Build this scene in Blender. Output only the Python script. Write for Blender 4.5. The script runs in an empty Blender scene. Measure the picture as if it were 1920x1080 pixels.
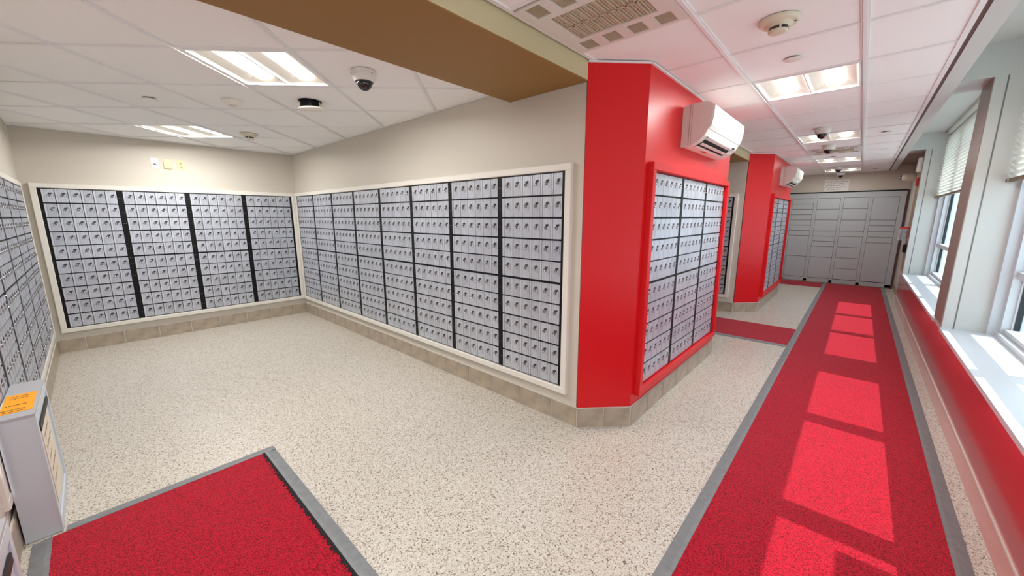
import bpy, math, random
from mathutils import Vector, Matrix
random.seed(7)
R = math.radians
sc = bpy.context.scene
C = sc.collection

# ------------------------------------------------------------------ camera, world, sun, exposure
cam_data = bpy.data.cameras.new('camera')
cam_data.sensor_width = 36.0
cam_data.lens = 711.5 / 1920 * 36
cam_data.clip_start = 0.02
cam = bpy.data.objects.new('camera', cam_data)
C.objects.link(cam)
cam.location = (0, 0, 1.487)
cam.rotation_euler = (R(90 - 10.6025), 0, R(42.187))
sc.camera = cam

SKY = 2.4
SUN = 4.2
LAMP = 1.6          # glow of the lamp lenses
TUBE = 13.0         # watts of each alcove tube behind a lens
TUBE_C = 9.0        # watts of each tube in the nearer corridor lights
TUBE_F = 3.0        # dimmer lights towards the lockers
w = bpy.data.worlds.new('world')
sc.world = w
w.use_nodes = True
bgn = w.node_tree.nodes['Background']
bgn.inputs[0].default_value = (0.76, 0.89, 1.0, 1)
bgn.inputs[1].default_value = SKY

sun_d = bpy.data.lights.new('sun', 'SUN')
sun_d.energy = SUN
sun_d.angle = R(0.53)
sun_d.color = (1.0, 0.95, 0.88)
sun = bpy.data.objects.new('sun', sun_d)
C.objects.link(sun)
sun.location = (8, 3, 14)
sun.rotation_euler = Vector((-1, 0, -1.85)).to_track_quat('-Z', 'Y').to_euler()

vs = sc.view_settings
vs.view_transform = 'Standard'
vs.look = 'None'
vs.gamma = 1.0
vs.use_curve_mapping = False
vs.exposure = 0.3

# ------------------------------------------------------------------ materials
def lin(c):
    o = []
    for v in c:
        v /= 255.0
        o.append(v / 12.92 if v <= 0.04045 else ((v + 0.055) / 1.055) ** 2.4)
    return (o[0], o[1], o[2], 1.0)

def mat(name, rgb, rough=0.5, metal=0.0, spec=0.5, noise=0.0, nscale=8.0, bump=0.0, bscale=60.0, coat=0.0):
    m = bpy.data.materials.new(name)
    m.use_nodes = True
    nt = m.node_tree
    b = nt.nodes['Principled BSDF']
    b.inputs['Base Color'].default_value = lin(rgb)
    b.inputs['Roughness'].default_value = rough
    b.inputs['Metallic'].default_value = metal
    b.inputs['Specular IOR Level'].default_value = spec
    b.inputs['Coat Weight'].default_value = coat
    b.inputs['Coat Roughness'].default_value = 0.12
    if noise or bump:
        tc = nt.nodes.new('ShaderNodeTexCoord')
    if noise:
        n = nt.nodes.new('ShaderNodeTexNoise')
        n.inputs['Scale'].default_value = nscale
        n.inputs['Detail'].default_value = 4
        nt.links.new(tc.outputs['Object'], n.inputs['Vector'])
        r = nt.nodes.new('ShaderNodeValToRGB')
        r.color_ramp.elements[0].position = 0.3
        r.color_ramp.elements[1].position = 0.7
        r.color_ramp.elements[0].color = lin([max(0, v * (1 - noise)) for v in rgb])
        r.color_ramp.elements[1].color = lin([min(255, v * (1 + noise)) for v in rgb])
        nt.links.new(n.outputs['Fac'], r.inputs['Fac'])
        nt.links.new(r.outputs['Color'], b.inputs['Base Color'])
    if bump:
        n2 = nt.nodes.new('ShaderNodeTexNoise')
        n2.inputs['Scale'].default_value = bscale
        n2.inputs['Detail'].default_value = 3
        nt.links.new(tc.outputs['Object'], n2.inputs['Vector'])
        bp = nt.nodes.new('ShaderNodeBump')
        bp.inputs['Strength'].default_value = bump
        bp.inputs['Distance'].default_value = 0.004
        nt.links.new(n2.outputs['Fac'], bp.inputs['Height'])
        nt.links.new(bp.outputs['Normal'], b.inputs['Normal'])
    return m

def emit_mat(name, rgb, strength):
    m = mat(name, rgb, 0.6)
    b = m.node_tree.nodes['Principled BSDF']
    b.inputs['Emission Color'].default_value = lin(rgb)
    b.inputs['Emission Strength'].default_value = strength
    return m

def glass_mat(name, tint, gloss=0.08):
    m = bpy.data.materials.new(name)
    m.use_nodes = True
    nt = m.node_tree
    nt.nodes.remove(nt.nodes['Principled BSDF'])
    out = nt.nodes['Material Output']
    t = nt.nodes.new('ShaderNodeBsdfTransparent')
    t.inputs[0].default_value = tint
    g = nt.nodes.new('ShaderNodeBsdfGlossy')
    g.inputs['Roughness'].default_value = 0.02
    mx = nt.nodes.new('ShaderNodeMixShader')
    mx.inputs[0].default_value = gloss
    nt.links.new(t.outputs[0], mx.inputs[1])
    nt.links.new(g.outputs[0], mx.inputs[2])
    nt.links.new(mx.outputs[0], out.inputs['Surface'])
    return m

def floor_mat():
    m = mat('flecked epoxy floor', (226, 219, 205), 0.32, spec=0.45)
    nt = m.node_tree
    b = nt.nodes['Principled BSDF']
    tc = nt.nodes.new('ShaderNodeTexCoord')
    col = None
    def layer(prev, scale, ramp, seedoff):
        mp = nt.nodes.new('ShaderNodeMapping')
        mp.inputs['Location'].default_value = (seedoff, seedoff * 1.7, seedoff * .3)
        nt.links.new(tc.outputs['Object'], mp.inputs['Vector'])
        v = nt.nodes.new('ShaderNodeTexVoronoi')
        v.inputs['Scale'].default_value = scale
        nt.links.new(mp.outputs[0], v.inputs['Vector'])
        r = nt.nodes.new('ShaderNodeValToRGB')
        r.color_ramp.interpolation = 'CONSTANT'
        els = r.color_ramp.elements
        while len(els) > 1:
            els.remove(els[-1])
        els[0].position = 0.0
        els[0].color = lin(ramp[0][1])
        for p, c in ramp[1:]:
            e = els.new(p)
            e.color = lin(c)
        sp = nt.nodes.new('ShaderNodeSeparateColor')
        nt.links.new(v.outputs['Color'], sp.inputs[0])
        nt.links.new(sp.outputs[0], r.inputs['Fac'])
        return r, sp
    r1, s1 = layer(None, 190, [(0, (213, 206, 194)), (.42, (198, 190, 176)), (.66, (222, 217, 208)), (.80, (176, 165, 149)), (.90, (148, 131, 112)), (.955, (130, 88, 70)), (.975, (100, 92, 86))], 0)
    nt.links.new(r1.outputs['Color'], b.inputs['Base Color'])
    return m

def carpet_mat(name, a, c):
    m = mat(name, a, 0.95, spec=0.1)
    nt = m.node_tree
    b = nt.nodes['Principled BSDF']
    tc = nt.nodes.new('ShaderNodeTexCoord')
    n = nt.nodes.new('ShaderNodeTexNoise')
    n.inputs['Scale'].default_value = 190
    n.inputs['Detail'].default_value = 3
    nt.links.new(tc.outputs['Object'], n.inputs['Vector'])
    r = nt.nodes.new('ShaderNodeValToRGB')
    r.color_ramp.elements[0].position = 0.40
    r.color_ramp.elements[1].position = 0.56
    r.color_ramp.elements[0].color = lin(c)
    r.color_ramp.elements[1].color = lin(a)
    nt.links.new(n.outputs['Fac'], r.inputs['Fac'])
    nt.links.new(r.outputs['Color'], b.inputs['Base Color'])
    bp = nt.nodes.new('ShaderNodeBump')
    bp.inputs['Strength'].default_value = 0.8
    bp.inputs['Distance'].default_value = 0.006
    nt.links.new(n.outputs['Fac'], bp.inputs['Height'])
    nt.links.new(bp.outputs['Normal'], b.inputs['Normal'])
    b.inputs['Sheen Weight'].default_value = 0.15
    return m

def blind_mat():
    m = bpy.data.materials.new('ivory blind slat')
    m.use_nodes = True
    nt = m.node_tree
    b = nt.nodes['Principled BSDF']
    b.inputs['Base Color'].default_value = lin((242, 240, 234))
    b.inputs['Roughness'].default_value = 0.5
    t = nt.nodes.new('ShaderNodeBsdfTranslucent')
    t.inputs[0].default_value = lin((248, 247, 242))
    mx = nt.nodes.new('ShaderNodeMixShader')
    mx.inputs[0].default_value = 0.6
    nt.links.new(b.outputs[0], mx.inputs[1])
    nt.links.new(t.outputs[0], mx.inputs[2])
    nt.links.new(mx.outputs[0], nt.nodes['Material Output'].inputs['Surface'])
    return m

def door_mat(name, rgb, rough, metal=0.0, noise=0.0, nscale=8):
    m = mat(name, rgb, rough, metal, noise=noise, nscale=nscale)
    nt = m.node_tree
    b = nt.nodes['Principled BSDF']
    src = b.inputs['Base Color'].links[0].from_socket
    oi = nt.nodes.new('ShaderNodeObjectInfo')
    mr = nt.nodes.new('ShaderNodeMapRange')
    mr.inputs['To Min'].default_value = 0.90
    mr.inputs['To Max'].default_value = 1.08
    nt.links.new(oi.outputs['Random'], mr.inputs['Value'])
    hs = nt.nodes.new('ShaderNodeHueSaturation')
    nt.links.new(src, hs.inputs['Color'])
    nt.links.new(mr.outputs[0], hs.inputs['Value'])
    nt.links.new(hs.outputs[0], b.inputs['Base Color'])
    return m

M = dict(
    beige=mat('warm grey wall paint', (209, 202, 190), 0.55, spec=0.3, bump=0.05, bscale=180),
    frame=mat('cream frame paint', (232, 228, 219), 0.4),
    red=mat('red wall paint', (218, 16, 25), 0.38, spec=0.4, bump=0.04, bscale=160),
    redlam=mat('red glossy laminate', (206, 42, 50), 0.3, spec=0.9, coat=1.0),
    tan=mat('khaki beam paint', (200, 190, 152), 0.5, spec=0.3, bump=0.05, bscale=150),
    bronze=mat('brown soffit colour', (146, 108, 52), 0.5, spec=0.3, bump=0.05, bscale=150),
    taupe=mat('taupe column colour', (150, 128, 118), 0.4),
    white=mat('white paint', (204, 206, 202), 0.4),
    sillm=mat('white sill laminate', (206, 211, 216), 0.35),
    alum=mat('pale window aluminium', (203, 207, 212), 0.35, metal=0.1),
    gasket=mat('black gasket', (28, 32, 36), 0.5),
    ceil=mat('white ceiling tile', (249, 249, 248), 0.9, spec=0.1, bump=0.25, bscale=220),
    tee=mat('white ceiling tee', (238, 238, 238), 0.4),
    ceildeck=mat('grey ceiling deck', (150, 150, 150), 0.9),  # even grey of the deck above the tiles
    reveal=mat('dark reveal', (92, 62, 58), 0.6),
    tile=mat('taupe base tile', (170, 156, 138), 0.35, noise=0.10, nscale=9, spec=0.5),
    grout=mat('grey grout', (214, 208, 198), 0.85),
    floor=floor_mat(),
    carpet=carpet_mat('red loop carpet', (204, 14, 48), (122, 2, 18)),
    rubber=mat('grey rubber edging', (128, 131, 133), 0.5, noise=0.05, nscale=30),
    fray=mat('black carpet backing', (34, 34, 36), 0.95, bump=0.9, bscale=300),
    door=door_mat('brushed aluminium door', (192, 196, 206), 0.36, metal=0.35, noise=0.03, nscale=25),
    doorstrip=mat('bright aluminium strip', (206, 208, 214), 0.3, metal=0.35),
    black=mat('black steel', (10, 11, 15), 0.5, spec=0.25),
    lock=mat('dark lock metal', (72, 72, 76), 0.3, metal=0.7),
    lockring=mat('chrome lock ring', (150, 150, 155), 0.2, metal=0.9),
    ink=mat('dark ink', (48, 46, 50), 0.6),
    screw=mat('bright screw head', (205, 205, 205), 0.25, metal=0.8),
    locker=mat('grey powder coat locker', (190, 199, 203), 0.28, metal=0.0, spec=0.6),
    lockergap=mat('dark locker gap', (40, 40, 42), 0.6),
    acw=mat('white appliance plastic', (224, 222, 216), 0.35),
    ivory=mat('ivory plastic', (222, 214, 192), 0.4),
    plate=mat('ivory cover plate', (226, 210, 160), 0.35),
    platew=mat('white cover plate', (240, 236, 228), 0.35),
    grille=mat('tan grille plastic', (196, 184, 160), 0.5),
    grilled=mat('dark grille interior', (96, 84, 66), 0.7),
    dome=mat('smoked dome', (12, 10, 12), 0.06, spec=0.8),
    lens=emit_mat('lit lamp lens', (255, 250, 236), LAMP),
    reflector=mat('white lamp reflector', (240, 238, 230), 0.45),
    bin=mat('pale blue grey enamel', (206, 213, 220), 0.38),
    binlid=mat('grey bin lid', (182, 182, 186), 0.4),
    orange=mat('orange label paper', (255, 170, 16), 0.6),
    paper=mat('white paper', (232, 230, 226), 0.7),
    cream=mat('cream notice paper', (232, 220, 200), 0.7),
    redplastic=mat('red plastic', (190, 20, 28), 0.35),
    clear=glass_mat('clear cover', (0.92, 0.90, 0.90, 1), 0.15),
    pane=glass_mat('window pane', (0.90, 0.96, 0.97, 1), 0.06),
    railb=mat('brown blind rail', (104, 82, 54), 0.5),
    blind=blind_mat(),
    concrete=mat('pale concrete', (222, 221, 217), 0.9, noise=0.06, nscale=3),
    gold=mat('tan conduit', (196, 180, 140), 0.5),
)

# ------------------------------------------------------------------ mesh helpers
class MB:
    def __init__(self):
        self.v = []
        self.f = []
        self.m = []
        self.sm = []
    def add(self, vs_, fs, mi=0, smooth=False):
        o = len(self.v)
        self.v += [tuple(p) for p in vs_]
        for f in fs:
            self.f.append([i + o for i in f])
            self.m.append(mi)
            self.sm.append(smooth)
        return self
    def box(self, x0, x1, y0, y1, z0, z1, mi=0):
        vs_ = [(x, y, z) for z in (z0, z1) for y in (y0, y1) for x in (x0, x1)]
        return self.add(vs_, [(0, 2, 3, 1), (4, 5, 7, 6), (0, 1, 5, 4), (2, 6, 7, 3), (0, 4, 6, 2), (1, 3, 7, 5)], mi)
    def cham(self, x0, x1, y0, y1, z0, z1, c, mi=0):
        # box with the four edges round its -Y face chamfered
        vs_ = [(x0, y1, z0), (x1, y1, z0), (x1, y1, z1), (x0, y1, z1),
               (x0, y0 + c, z0), (x1, y0 + c, z0), (x1, y0 + c, z1), (x0, y0 + c, z1),
               (x0 + c, y0, z0 + c), (x1 - c, y0, z0 + c), (x1 - c, y0, z1 - c), (x0 + c, y0, z1 - c)]
        return self.add(vs_, [(0, 3, 2, 1), (0, 1, 5, 4), (1, 2, 6, 5), (2, 3, 7, 6), (3, 0, 4, 7),
                              (4, 5, 9, 8), (5, 6, 10, 9), (6, 7, 11, 10), (7, 4, 8, 11), (8, 9, 10, 11)], mi)
    def prism(self, poly, z0, z1, mi=0):
        n = len(poly)
        vs_ = [(p[0], p[1], z0) for p in poly] + [(p[0], p[1], z1) for p in poly]
        fs = [tuple(range(n - 1, -1, -1)), tuple(range(n, 2 * n))]
        fs += [(i, (i + 1) % n, (i + 1) % n + n, i + n) for i in range(n)]
        return self.add(vs_, fs, mi)
    def extrude(self, prof, axis, a0, a1, mi=0, smooth=False):
        # prof: closed 2D polygon; axis 'x' or 'y' is the extrusion direction
        n = len(prof)
        if axis == 'y':
            f = lambda p, t: (p[0], t, p[1])
        else:
            f = lambda p, t: (t, p[0], p[1])
        vs_ = [f(p, a0) for p in prof] + [f(p, a1) for p in prof]
        fs = [(i, (i + 1) % n, (i + 1) % n + n, i + n) for i in range(n)]
        self.add(vs_, fs, mi, smooth)
        self.add(vs_, [tuple(range(n)), tuple(range(2 * n - 1, n - 1, -1))], mi)
        return self
    def lathe(self, prof, n=24, c=(0, 0, 0), axis='z', mi=0, smooth=True):
        # prof: list of (radius, height)
        vs_ = []
        for r, h in prof:
            for k in range(n):
                a = 2 * math.pi * k / n
                if axis == 'z':
                    vs_.append((c[0] + r * math.cos(a), c[1] + r * math.sin(a), c[2] + h))
                elif axis == 'y':
                    vs_.append((c[0] + r * math.cos(a), c[1] + h, c[2] + r * math.sin(a)))
                else:
                    vs_.append((c[0] + h, c[1] + r * math.cos(a), c[2] + r * math.sin(a)))
        fs = []
        for j in range(len(prof) - 1):
            for k in range(n):
                fs.append((j * n + k, j * n + (k + 1) % n, (j + 1) * n + (k + 1) % n, (j + 1) * n + k))
        self.add(vs_, fs, mi, smooth)
        self.add(vs_, [tuple(range(n - 1, -1, -1)), tuple(range((len(prof) - 1) * n, len(prof) * n))], mi, False)
        return self
    def mesh(self, name, mats):
        me = bpy.data.meshes.new(name)
        me.from_pydata(self.v, [], self.f)
        for m_ in (mats if isinstance(mats, (list, tuple)) else [mats]):
            me.materials.append(M[m_] if isinstance(m_, str) else m_)
        me.polygons.foreach_set('material_index', self.m)
        me.polygons.foreach_set('use_smooth', self.sm)
        import bmesh
        b = bmesh.new()
        b.from_mesh(me)
        bmesh.ops.recalc_face_normals(b, faces=b.faces)
        b.to_mesh(me)
        b.free()
        me.update()
        return me
    def obj(self, name, mats, parent=None, loc=(0, 0, 0), rot=0.0):
        return place(name, self.mesh(name, mats), parent, loc, rot)

def place(name, me, parent=None, loc=(0, 0, 0), rot=0.0):
    o = bpy.data.objects.new(name, me)
    o.location = loc
    o.rotation_euler = (0, 0, rot)
    if parent is not None:
        o.parent = parent
    C.objects.link(o)
    return o

def thing(name, label, cat, loc=(0, 0, 0), rot=0.0, group=None):
    o = place(name, None, None, loc, rot)
    o.empty_display_size = 0.05
    return tag(o, label, cat, group)

def tag(o, label, cat, group=None):
    o['label'] = label
    o['category'] = cat
    if group:
        o['group'] = group
    return o

def struct(o):
    o['kind'] = 'structure'
    return o

def copy_tree(o, parent=None):
    c = o.copy()
    C.objects.link(c)
    if parent is not None:
        c.parent = parent
    for ch in [x for x in bpy.data.objects if x.parent == o]:
        copy_tree(ch, c)
    return c

def quick_copy(tree, parent=None):
    # tree: (object, [subtrees]); same as copy_tree without searching
    o, subs = tree
    c = o.copy()
    C.objects.link(c)
    if parent is not None:
        c.parent = parent
    for s in subs:
        quick_copy(s, c)
    return c

# ------------------------------------------------------------------ key dimensions
ZA, ZC = 2.384, 2.41            # alcove and corridor ceilings
XB = -6.36                      # back wall of the alcove
YL = -0.400                     # left wall
YW = 2.153                      # long wall of boxes
YF = 11.15                      # far wall
BX0, BX1, BZ = -1.978, -1.334, 2.297   # beam

# ------------------------------------------------------------------ floor
fl = struct(MB().box(-6.6, 1.05, -3.6, 11.4, -0.12, 0).obj('floor', 'floor'))

# ------------------------------------------------------------------ walls
struct(MB().box(XB - 0.14, XB - 0.01, -0.6, 2.30, 0, 2.9).obj('wall_back', 'beige'))
struct(MB().box(XB - 0.005, -1.06, -0.55, YL - 0.012, 0, 2.9).obj('wall_left', 'beige'))
struct(MB().box(XB - 0.005, -1.345, YW + 0.012, YW + 0.14, 0, 2.9).obj('wall_middle', 'beige'))
struct(MB().box(-1.16, -1.06, -3.5, -0.556, 0, 2.9).obj('wall_lobby', 'beige'))
struct(MB().box(-1.16, 1.05, -3.62, -3.505, 0, 2.9).obj('wall_rear', 'beige'))
# second recess beyond the front pillar
struct(MB().box(XB, -1.345, 6.68, 6.80, 0, 2.9).obj('wall_recess', 'beige'))
struct(MB().box(XB - 0.12, XB - 0.005, 2.31, 6.80, 0, 2.9).obj('wall_recess_back', 'beige'))
struct(MB().box(-6.3, -1.4, 4.36, 4.46, 0, 2.9).obj('wall_recess_near', 'beige'))
struct(MB().box(-1.46, -1.345, 9.05, 11.14, 0, 2.9).obj('wall_far_left', 'beige'))
struct(MB().box(-1.46, 1.05, YF + 0.012, YF + 0.14, 0, 2.9).obj('wall_far', 'beige'))

def pillar(name, yA, yB, yE):
    poly = [(-1.334, yA), (-1.062, yB), (-1.062, yE), (-1.334, yE)]
    p = struct(MB().prism(poly, 0.0, ZC).obj(name, 'red'))
    a = MB()
    for (q0, q1) in ((poly[0], poly[1]), (poly[1], poly[2])):
        d = Vector((q1[0] - q0[0], q1[1] - q0[1])).normalized()
        n = Vector((d.y, -d.x))
        e = 0.014
        a.prism([(q0[0], q0[1]), (q1[0], q1[1]), (q1[0] + n.x * e, q1[1] + n.y * e), (q0[0] + n.x * e, q0[1] + n.y * e)], ZC - 0.010, ZC - 0.001)
    a.obj('wall_angle', 'tee', p)
    return p
pillar('wall_pillar_front', 2.155, 2.43, 4.46)
pillar('wall_pillar_rear', 6.685, 6.965, 9.03)

# beams over the alcove mouths
trim_n = [0]
def trim(o):
    return struct(o)
bm = struct(MB().box(BX0, BX1, -0.39, YW + 0.01, BZ + .006, 2.88).obj('trim_1', 'tan'))
MB().box(BX0 + .001, BX1 - .001, -0.39, YW + 0.01, BZ, BZ + .006).obj('soffit_panel', 'bronze', bm)  # underside coloured browner than the beam sides
bm = struct(MB().box(BX0, BX1, 4.465, 6.675, BZ + .006, 2.88).obj('trim_2', 'tan'))
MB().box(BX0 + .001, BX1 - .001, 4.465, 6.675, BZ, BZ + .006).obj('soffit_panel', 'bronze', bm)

# ------------------------------------------------------------------ base tiles
tile_cache = {}
def tile_mesh(L, h):
    k = (round(L, 3), round(h, 3))
    if k not in tile_cache:
        tile_cache[k] = MB().cham(0.003, L - 0.003, -0.010, 0.0, 0.007, h - 0.004, 0.0015).mesh('tile', 'tile')
    return tile_cache[k]

def base_run(name, p0, p1, h=0.155, L=0.31, start=0.0):
    # tiles face to the right-hand side of p0 -> p1 seen from above when walking
    d = Vector((p1[0] - p0[0], p1[1] - p0[1]))
    n = d.length
    rot = math.atan2(d.y, d.x)
    b = struct(MB().box(0, n, -0.006, 0.001, 0, h).obj(name, 'grout', None, (p0[0], p0[1], 0), rot))
    x = -start
    while x < n - 0.004:
        a0, a1 = max(0, x), min(n, x + L)
        if a1 - a0 > 0.01:
            place('tile', tile_mesh(a1 - a0, h), b, (a0, 0, 0))
        x += L
    return b
# front of each run is local -Y
base_run('baseboard_middle', (XB + 0.005, YW + 0.01), (-1.334, YW + 0.01), start=0.16)
base_run('baseboard_back', (XB - 0.008, YL), (XB - 0.008, YW), start=0.1)
base_run('baseboard_left', (-1.07, YL - 0.008), (XB, YL - 0.008), start=0.12)
base_run('baseboard_pillar_chamfer', (-1.334, 2.154), (-1.062, 2.429), L=0.1935)
base_run('baseboard_pillar_face', (-1.061, 2.43), (-1.061, 4.46), start=0.02)
base_run('baseboard_recess', (-6.2, 6.679), (-1.334, 6.679), start=0.1)
base_run('baseboard_rear_chamfer', (-1.334, 6.684), (-1.062, 6.964), L=0.195)
base_run('baseboard_rear_face', (-1.061, 6.965), (-1.061, 9.03), start=0.02)

# ------------------------------------------------------------------ ceilings
def clip(poly, x0, x1, y0, y1):
    def cut(p, ax, v, keep_less):
        out = []
        for i in range(len(p)):
            a, b = p[i], p[(i + 1) % len(p)]
            ia = (a[ax] <= v) if keep_less else (a[ax] >= v)
            ib = (b[ax] <= v) if keep_less else (b[ax] >= v)
            if ia:
                out.append(a)
            if ia != ib:
                t = (v - a[ax]) / (b[ax] - a[ax])
                out.append((a[0] + t * (b[0] - a[0]), a[1] + t * (b[1] - a[1])))
        return out
    for ax, v, kl in ((0, x0, False), (0, x1, True), (1, y0, False), (1, y1, True)):
        if len(poly) < 3:
            return []
        poly = cut(poly, ax, v, kl)
    return poly if len(poly) >= 3 else []

def area(p):
    return abs(sum(p[i][0] * p[(i + 1) % len(p)][1] - p[(i + 1) % len(p)][0] * p[i][1] for i in range(len(p)))) / 2

# corridor ceiling
cc = struct(MB().box(-1.40, 0.295, -3.5, YF, ZC + 0.14, ZC + 0.2).obj('ceiling', 'ceildeck'))
mains = [-1.31, -0.700, -0.103, 0.277]
PY, Y0 = 0.6125, 2.653
special = {(1, 1): 'light', (1, 5): 'light', (1, 9): 'light', (1, 12): 'light', (0, -2): 'vent', (1, 7): 'vent', (1, -5): 'light', (1, -8): 'light'}
tm_cache = {}
for col in range(3):
    x0, x1 = mains[col] + 0.008, mains[col + 1] - 0.008
    for k in range(-10, 15):
        ya, yb = Y0 + (k - 0) * PY - PY * 0, Y0 + (k + 1) * PY
        ya, yb = max(ya, -3.5), min(yb, YF)
        if yb - ya < 0.05 or (col, k) in special:
            continue
        key = (col, round(yb - ya, 3))
        if key not in tm_cache:
            L = yb - ya - 0.012
            tm_cache[key] = MB().box(x0, x1, 0, L, 0, 0.018).mesh('ceiling_tile', 'ceil')
        place('ceiling_tile', tm_cache[key], cc, (0, ya + 0.006, ZC + 0.006 + random.uniform(0, 0.002)))
tb = MB()
for i, x in enumerate(mains):
    wd = 0.017 if i in (1, 2) else 0.012
    tb.box(x - wd, x + wd, -3.5, YF, ZC, ZC + 0.02)
    if i in (1, 2):
        tb.box(x - 0.008, x + 0.008, -3.5, YF, ZC - 0.006, ZC)
tb.obj('main_tee', 'tee', cc)
tb = MB()
for k in range(-10, 15):
    y = Y0 + k * PY
    if -3.5 < y < YF - 0.02:
        tb.box(mains[0], mains[3], y - 0.009, y + 0.009, ZC + 0.001, ZC + 0.018)
tb.obj('cross_tee', 'tee', cc)

# alcove ceiling: the grid runs at 45 degrees to the walls
ca = struct(MB().box(XB, BX0, YL, YW, ZA + 0.14, ZA + 0.2).obj('ceiling_alcove', 'ceildeck'))
N0 = (-3.298, 0.008)
EG = 0.4325
def node(i, j):
    return (N0[0] + EG * (j - i), N0[1] + EG * (i + j))
LIGHT_A = {(0, 1), (3, -2)}
ax0, ax1, ay0, ay1 = XB - 0.005, BX0, YL - 0.01, YW + 0.01
for i in range(-6, 12):
    for j in range(-8, 8):
        if (i, j) in LIGHT_A:
            continue
        c = [node(i, j), node(i + 1, j), node(i + 1, j + 1), node(i, j + 1)]
        mx, my = sum(p[0] for p in c) / 4, sum(p[1] for p in c) / 4
        s = (0.612 - 0.014) / 0.612
        c = [(mx + (p[0] - mx) * s, my + (p[1] - my) * s) for p in c]
        p = clip(c, ax0, ax1, ay0, ay1)
        if p and area(p) > 0.004:
            MB().prism([(q[0] - mx, q[1] - my) for q in p], 0, 0.018).obj('ceiling_tile', 'ceil', ca, (mx, my, ZA + 0.006 + random.uniform(0, 0.002)))
tb = MB()
def bar(tb, p, q, wd, z0, z1):
    d = Vector((q[0] - p[0], q[1] - p[1])).normalized()
    n = Vector((-d.y, d.x)) * wd
    poly = clip([(p[0] + n.x, p[1] + n.y), (p[0] - n.x, p[1] - n.y), (q[0] - n.x, q[1] - n.y), (q[0] + n.x, q[1] + n.y)], ax0, ax1, ay0, ay1)
    if poly:
        tb.prism(poly, z0, z1)
for j in range(-8, 9):
    bar(tb, node(-6, j), node(12, j), 0.0135, ZA, ZA + 0.018)
    bar(tb, node(-6, j), node(12, j), 0.0060, ZA - .006, ZA)
for i in range(-6, 13):
    bar(tb, node(i, -8), node(i, 8), 0.010, ZA + 0.001, ZA + 0.017)
tb.box(ax0, ax1, ay1 - 0.012, ay1, ZA - 0.002, ZA + 0.012)
tb.box(ax0, ax1, ay0, ay0 + 0.012, ZA - 0.002, ZA + 0.012)
tb.box(ax0, ax0 + 0.012, ay0, ay1, ZA - 0.002, ZA + 0.012)
tb.obj('ceiling_tee', 'tee', ca)
# plain ceiling over the second recess (only a corner of it could be seen)
struct(MB().box(XB, BX0, 4.46, 6.68, ZA, ZA + 0.1).obj('ceiling_recess', 'ceil'))

# ------------------------------------------------------------------ window wall
XS = 0.60      # sill front
WY = [(-2.6, 0.53), (0.94, 4.72), (5.13, 8.90)]     # three window openings; the first, out of view, is added for light
ZS, ZT = 0.570, 2.76
wr = MB()
wr.box(0.61, 1.05, -3.5, 9.32, 0, ZS - 0.028, 0)
wr_o = struct(wr.obj('wall_right', 'redlam'))
# column cores and window heads
piers = [(-3.5, -2.6), (0.53, 0.94), (4.72, 5.13), (8.90, 9.32)]
b = MB()
for y0, y1 in piers:
    b.box(0.612, 1.05, y0, y1, ZS - 0.028, 2.52)
    b.box(0.40, 1.05, y0, y1, 2.52, 2.90)
b.obj('pier', 'white', wr_o)
b = MB()
for y0, y1 in piers:
    b.box(0.606, 0.612, y0, y1, ZS + 0.02, 2.515)
b.obj('pier_face', 'taupe', wr_o)  # room side coloured taupe over the white pier
b = MB()
for y0, y1 in piers:          # recessed groove strips on each jamb
    b.box(0.674, 0.682, y0 - 0.002, y1 + 0.002, ZS, 2.52)
b.obj('jamb_groove', mat('grey groove', (120, 120, 118), 0.6), wr_o)
b = MB()
for y0, y1 in WY:
    b.box(0.39, 1.05, y0, y1, ZT, 2.90)          # head of the blind pocket
    b.box(0.86, 1.05, y0, y1, 2.70, ZT)
b.obj('pocket', 'white', wr_o)
# wall past the last pier
struct(MB().box(0.66, 1.05, 9.32, 11.14, 0, 2.90).obj('wall_right_end', 'white'))
struct(MB().box(0.39, 0.66, 9.32, 11.15, 2.52, 2.90).obj('wall_right_head', 'taupe'))
# bulkhead along the edge of the ceiling
bh = struct(MB().box(0.308, 0.392, -3.5, YF, ZC, 2.90).obj('trim_3', 'white'))
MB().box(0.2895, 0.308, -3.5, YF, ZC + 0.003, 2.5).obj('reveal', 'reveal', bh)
base_run('baseboard_right', (0.622, 9.32), (0.622, -3.5), h=0.135, L=0.31)
base_run('baseboard_right_end', (0.668, 11.1), (0.668, 9.33), h=0.135, L=0.31)
lip = struct(MB().box(0.604, 0.61, -3.5, 9.32, 0.136, 0.146).obj('trim_4', 'grout'))

def slat_mesh(L):
    # gently curved slat, tilted nearly shut
    pr = []
    for k in range(5):
        t = (k / 4 - 0.5)
        pr.append((-t * 0.032, t * 0.038 + 0.003 * (1 - 4 * t * t)))
    prof = pr + [(x + 0.0012, z - 0.0006) for x, z in reversed(pr)]
    return MB().extrude(prof, 'y', 0, L, 0).mesh('slat', 'blind')

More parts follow.
